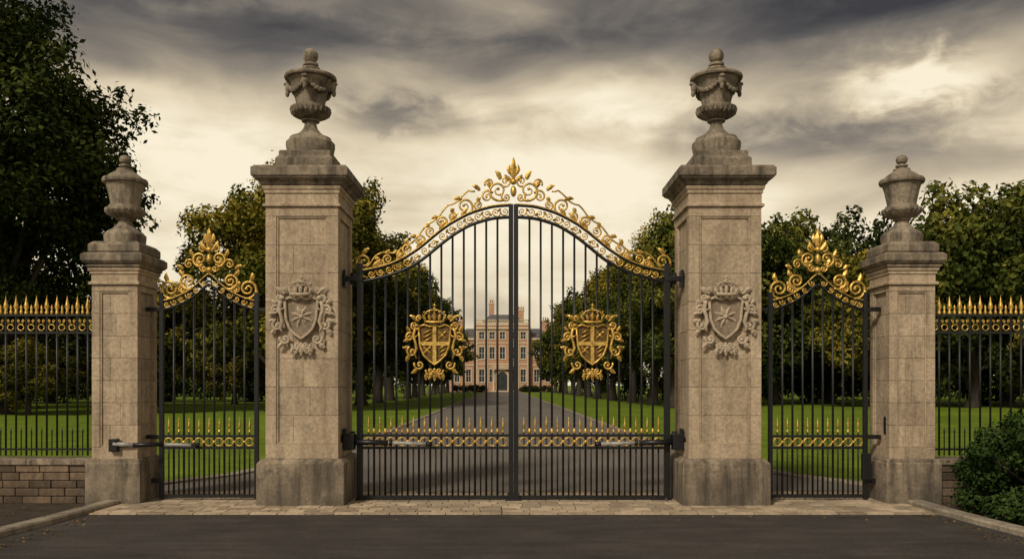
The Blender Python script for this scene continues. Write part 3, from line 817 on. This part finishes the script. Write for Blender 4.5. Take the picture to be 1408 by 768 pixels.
def bush(name, cx, cy, rx, ry, hgt, n, size, mat, seed):
    rng = np.random.default_rng(seed); k = 90; C = []; R_ = []
    for i in range(k):
        d = rng.normal(size=3); d /= np.linalg.norm(d); d[2] = abs(d[2]); q = rng.uniform(.5, .92)
        C.append((cx + d[0] * rx * q, cy + d[1] * ry * q, .12 + d[2] * hgt * q)); R_.append(rng.uniform(.09, .2) * hgt)
    C = np.array(C); R_ = np.array(R_)
    lv, lt = leaves_np(C, R_, np.clip(.4 + .2 * rng.normal(size=k), 0, 1), n, size, rng)
    tr = MB()
    for i in range(14):
        c = C[i]; tr.tube([(cx + rng.normal() * .1, cy + rng.normal() * .1, 0), tuple((c + np.array([cx, cy, .1])) / 2), tuple(c)], [.03, .02, .008], 6)
    lv[:, 2] = np.maximum(lv[:, 2], .03)
    me = foliage_mesh(name, lv, lt, tr, ['bark', mat]); o = bpy.data.objects.new(name, me); S.collection.objects.link(o); return o
bush('laurel_bush', 6.85, -1.2, 1.40, 1.0, 1.62, 60000, .028, 'leaf_bx', 3)
bush('laurel_bush', 8.9, -1.0, 1.4, 1.0, 1.75, 34000, .034, 'leaf_bx', 4)

rng = np.random.default_rng(9); n = 900
P = []
while len(P) < n:
    s = rng.choice([-1, 1]); u = rng.random()
    if u < .6: x = s * rng.uniform(5.7, 9.5); y = rng.uniform(-2.6, .22); z = .012
    elif u < .85: x = s * (5.38 - abs(rng.normal()) * .12); y = rng.uniform(-3.4, -.8); z = .018
    else: x = rng.uniform(-5.3, 5.3); y = rng.uniform(-1.3, -.82) ; z = .018
    P.append((x, y, z))
P = np.array(P); nr = rng.normal(size=(n, 3)) * .25 + np.array([0, 0, 1.0]); nr /= np.linalg.norm(nr, axis=1)[:, None]
rf = rng.normal(size=(n, 3)); a = np.cross(nr, rf); a /= np.linalg.norm(a, axis=1)[:, None]; b2 = np.cross(nr, a); sz = (.012 + .012 * rng.random(n))[:, None]
lv = np.stack([P - a * sz, P - b2 * sz * .6, P + a * sz, P + b2 * sz * .6], 1).reshape(-1, 3)
me = foliage_mesh('fallen_leaves', lv, np.repeat(rng.random(n), 4), MB(), ['bark', 'litter'])
o = bpy.data.objects.new('fallen_leaves', me); S.collection.objects.link(o)

# ------------------------------------------------------------------ country house
HE = empty('georgian_country_house')
HX, HY = -2.75, 200.0
def facade(mb, x0, x1, y, z0, z1, cols, rows, thick=.5):
    edges = [x0]
    for xc, w in cols: edges += [xc - w / 2, xc + w / 2]
    edges.append(x1)
    for i in range(0, len(edges), 2): mb.box(edges[i], edges[i + 1], y, y + thick, z0, z1, 0)
    for xc, w in cols:
        a, b_ = xc - w / 2, xc + w / 2; zs = [z0]
        for r in rows: zs += list(r)
        zs.append(z1)
        for i in range(0, len(zs), 2): mb.box(a, b_, y + .002, y + thick - .002, zs[i], zs[i + 1], 0)
        for za, zb in rows:
            mb.box(a, b_, y + .22, y + .26, za, zb, 1)
            for q in (-.5, 0, .5):
                mb.box(xc + q * w * .94 - .035, xc + q * w * .94 + .035, y + .16, y + .215, za, zb, 2)
            for q in (0, .5, 1):
                zz = za + .04 + (zb - za - .08) * q; mb.box(a, b_, y + .17, y + .21, zz - .035, zz + .035, 2)
            mb.box(a - .18, b_ + .18, y - .12, y, za - .2, za - .002, 3)
            mb.box(a - .2, a - .002, y - .06, y, za, zb, 3); mb.box(b_ + .002, b_ + .2, y - .06, y, za, zb, 3)
            mb.box(a - .25, b_ + .25, y - .09, y, zb + .002, zb + .32, 3)
mb = MB()
rows = [(2.4, 5.6), (8.2, 11.2), (13.2, 15.0)]
cols = [(HX + q, 1.35) for q in (-5.2, -2.6, 0, 2.6, 5.2)]
facade(mb, HX - 6.8, HX + 6.8, HY - 1.5, 0, 16.6, cols, rows)
mb.box(HX - 6.8, HX - 6.3, HY - 1, HY + .001, 0, 16.6, 0); mb.box(HX + 6.3, HX + 6.8, HY - 1, HY + .001, 0, 16.6, 0)
WW = 13.5
for s in (-1, 1):
    cc = sorted([(HX + s * (8.6 + 2.9 * i), 1.25) for i in range(2)])
    xs = sorted((HX + s * 6.802, HX + s * WW)); facade(mb, xs[0], xs[1], HY, 0, 13.6, cc, [(2.4, 5.6), (8.2, 11.2)])
mb.box(HX - WW, HX + WW, HY + .5, HY + 14, 0, 13.5, 0); mb.box(HX - 6.8, HX + 6.8, HY + .51, HY + 12, 13.5, 16.5, 0)
mb.obj('walls', ['brick', 'glass', 'white', 'dress'], HE, recalc=False)
mb = MB()
for z, h_, o in ((6.7, .35, .12), (12.1, .25, .1), (15.7, .5, .45), (17.1, .25, .2)):
    mb.box(HX - 6.8 - o, HX + 6.8 + o, HY - 1.5 - o, HY - 1.503, z, z + h_, 0)
for z, h_, o in ((6.6, .35, .12), (13.1, .5, .4)):
    for s in (-1, 1):
        xs = sorted((HX + s * (6.82 + o), HX + s * (WW + o))); mb.box(xs[0], xs[1], HY - o, HY - .003, z - .05, z + h_ - .05, 0)
for q in (-6.5, 6.5, -3.9, 3.9):
    mb.box(HX + q - .28, HX + q + .28, HY - 1.64, HY - 1.504, .6, 15.65, 0)
mb.box(HX - 7, HX + 7, HY - 1.7, HY - 1.2, 16.6, 17.1, 0)
for i in range(27): mb.box(HX - 6.7 + i * .5, HX - 6.5 + i * .5, HY - 1.6, HY - 1.3, 17.35, 17.9, 0)
mb.box(HX - 7, HX + 7, HY - 1.7, HY - 1.2, 17.9, 18.1, 0)
arch = [(HX - 1.2, 0.0), (HX - 1.2, 3.8)] + [(HX + 1.2 * math.cos(a), 3.8 + 1.2 * math.sin(a)) for a in np.linspace(PI, 0, 11)[1:-1]] + [(HX + 1.2, 3.8), (HX + 1.2, 0)]
mb.prism([(HX + (x - HX) * 1.45, z * 1.12) for x, z in arch], HY - 2.1, HY - 1.65, 0)
mb.prism(arch, HY - 2.13, HY - 2.101, 2)
for s in (-1, 1): mb.lathe([(.3, 0), (.3, .3), (.22, .35), (.2, 5.2), (.32, 5.4), (.32, 5.6)], HX + s * 2.2, HY - 2.6, 16)
mb.box(HX - 2.7, HX + 2.7, HY - 3.0, HY - 1.66, 6.05, 6.5, 0)
mb.box(HX - 2.5, HX + 2.5, HY - 2.9, HY - 1.66, 5.6, 6.04, 0)
mb.box(HX - 3, HX + 3, HY - 4, HY - 1.7, 0.01, .3, 0)
mb.obj('stone_dressings', ['dress', 'white', 'glass'], HE)
mb = MB()
def hip(x0, x1, y0, y1, z0, z1, ins):
    mb.add([(x0, y0, z0), (x1, y0, z0), (x1, y1, z0), (x0, y1, z0), (x0 + ins, y0 + ins, z1), (x1 - ins, y0 + ins, z1), (x1 - ins, y1 - ins, z1), (x0 + ins, y1 - ins, z1)],
           [(0, 1, 5, 4), (1, 2, 6, 5), (2, 3, 7, 6), (3, 0, 4, 7), (4, 5, 6, 7), (3, 2, 1, 0)])
hip(HX - WW - .3, HX + WW + .3, HY - .3, HY + 14.3, 13.6, 16.2, 4.5); hip(HX - 6.2, HX + 6.2, HY - 1.1, HY + 11, 16.6, 19.6, 3)
mb.obj('slate_roof', ['slate'], HE)
mb = MB()
for x, y, w, zt in ((-2.9, 4, 1.3, 22.4), (4.3, 3.5, 2.2, 20.6), (-11, 5, 1.8, 18), (11, 5, 1.8, 18)):
    mb.box(HX + x - w / 2, HX + x + w / 2, HY + y - .7, HY + y + .7, 14, zt, 0)
    mb.box(HX + x - w / 2 - .15, HX + x + w / 2 + .15, HY + y - .85, HY + y + .85, zt, zt + .35, 1)
    for q in range(int(w / .55)):
        mb.lathe([(.18, zt + .35), (.15, zt + 1.1), (.2, zt + 1.2)], HX + x - w / 2 + .4 + q * .55, HY + y, 8, 0)
mb.obj('chimneys', ['brick', 'dress'], HE)
def hedge_block(x0, x1, y0, y1, h_, seed):
    rng = np.random.default_rng(seed); n = 40
    C = np.stack([rng.uniform(x0, x1, n), rng.uniform(y0, y1, n), rng.uniform(.2, h_ - .3, n)], 1)
    return leaves_np(C, np.full(n, .7), np.clip(.35 + .1 * rng.normal(size=n), 0, 1), 5000, .14, rng)
for i, (a, b_) in enumerate(((-14, -6.8), (1.6, 9))):
    lv, lt = hedge_block(a, b_, 186, 188, 1.6, i)
    me = foliage_mesh('clipped_hedge', lv, lt, MB(), ['bark', 'leaf_dk']); o = bpy.data.objects.new('clipped_hedge', me); S.collection.objects.link(o)
sheet('forecourt_gravel', [(-26, 183), (20, 183), (20, 201), (-26, 201)], .006, 'drive')

# ------------------------------------------------------------------ sky
w = bpy.data.worlds.new('World'); S.world = w; w.use_nodes = True
nt = w.node_tree; bg = nt.nodes['Background']
sunv = Vector((-5, -9, 8.5)).normalized()
el_s = math.asin(sunv.z); az_s = math.atan2(sunv.x, sunv.y)
sky = nt.nodes.new('ShaderNodeTexSky'); sky.sky_type = 'NISHITA'; sky.sun_disc = False
sky.sun_elevation = el_s; sky.sun_rotation = az_s % (2 * PI)
tc = nt.nodes.new('ShaderNodeTexCoord'); sep = nt.nodes.new('ShaderNodeSeparateXYZ'); nt.links.new(tc.outputs['Generated'], sep.inputs[0])
x_, y_, z_ = sep.outputs
az = math_n(nt, 'ARCTAN2', x_, y_); el = math_n(nt, 'ARCSINE', z_)
cmb = nt.nodes.new('ShaderNodeCombineXYZ'); nt.links.new(az, cmb.inputs[0]); nt.links.new(el, cmb.inputs[1]); V = cmb.outputs[0]
n1 = noise(nt, V, 1.0, 2, .5, .35, mscale=(3.0, 11, 1), loc=(1.3, .4, 0))
n2 = noise(nt, V, 1.0, 5, .55, .5, mscale=(5, 17, 1), loc=(4.2, 2.1, 0))
n3 = noise(nt, V, 1.0, 5, .6, .4, mscale=(18, 32, 1), loc=(7, 3, 0))
def gauss(a, e, sa, se, amp, wob=.0):
    aa = az
    if wob: aa = math_n(nt, 'ADD', az, math_n(nt, 'MULTIPLY', math_n(nt, 'SUBTRACT', n2, .5), wob * 2))
    da = math_n(nt, 'DIVIDE', math_n(nt, 'SUBTRACT', aa, a), sa)
    ee = el
    if wob: ee = math_n(nt, 'ADD', el, math_n(nt, 'MULTIPLY', math_n(nt, 'SUBTRACT', n3, .5), wob))
    de = math_n(nt, 'DIVIDE', math_n(nt, 'SUBTRACT', ee, e), se)
    q = math_n(nt, 'ADD', math_n(nt, 'MULTIPLY', da, da), math_n(nt, 'MULTIPLY', de, de))
    return math_n(nt, 'MULTIPLY', math_n(nt, 'EXPONENT', math_n(nt, 'MULTIPLY', q, -1)), amp)
B = ramp(nt, el, [(0, .92), (.16, .92), (.25, .86), (.32, .66), (.39, .36), (.6, .34)])
def addb(v):
    global B
    B = math_n(nt, 'ADD', B, v)
addb(math_n(nt, 'MULTIPLY', math_n(nt, 'SUBTRACT', n1, .5), .80))
addb(math_n(nt, 'MULTIPLY', math_n(nt, 'SUBTRACT', n2, .5), .60))
addb(math_n(nt, 'MULTIPLY', math_n(nt, 'SUBTRACT', n3, .5), .22))
for q in ((-.34, .275, .17, .045, .18, .03), (.14, .325, .14, .03, .30, .05), (.45, .315, .08, .025, .50, .08), (.40, .40, .26, .04, -.42, .05),
          (-.135, .305, .070, .018, -.30, .08), (.30, .262, .12, .028, -.28, .05), (-.42, .39, .25, .04, -.26, .04), (.05, .25, .10, .03, .14, .03), (.0, .41, .25, .025, .14, .04), (.48, .24, .12, .03, -.2, .05)):
    addb(gauss(*q))
col = ramp(nt, B, [(0, (.050, .048, .052)), (.22, (.120, .110, .102)), (.42, (.265, .228, .182)), (.62, (.49, .41, .295)), (.82, (.78, .665, .47)), (1, (.98, .88, .67))])
cm = nt.nodes.new('ShaderNodeVectorMath'); cm.operation = 'SCALE'; cm.inputs['Scale'].default_value = 10.0
nt.links.new(col, cm.inputs[0])
fin = mixc(nt, .98, sky.outputs[0], cm.outputs[0])
nt.links.new(fin, bg.inputs['Color']); bg.inputs['Strength'].default_value = .1

sl = bpy.data.lights.new('sun', 'SUN'); sl.energy = 2.6; sl.angle = math.radians(10); sl.color = (1, .91, .76)
so = bpy.data.objects.new('sun', sl); S.collection.objects.link(so); so.rotation_euler = (-sunv).to_track_quat('-Z', 'Y').to_euler()

# ------------------------------------------------------------------ camera
cd = bpy.data.cameras.new('camera'); co = bpy.data.objects.new('camera', cd); S.collection.objects.link(co)
co.location = (0, -11.5, 1.67); co.rotation_euler = (PI / 2, 0, 0)
cd.sensor_width = 36; cd.lens = 1150 / 1408 * 36; cd.shift_y = 145 / 1408; cd.shift_x = -2 / 1408
cd.clip_end = 6000
S.camera = co
S.view_settings.view_transform = 'Standard'; S.view_settings.look = 'None'; S.view_settings.exposure = 0
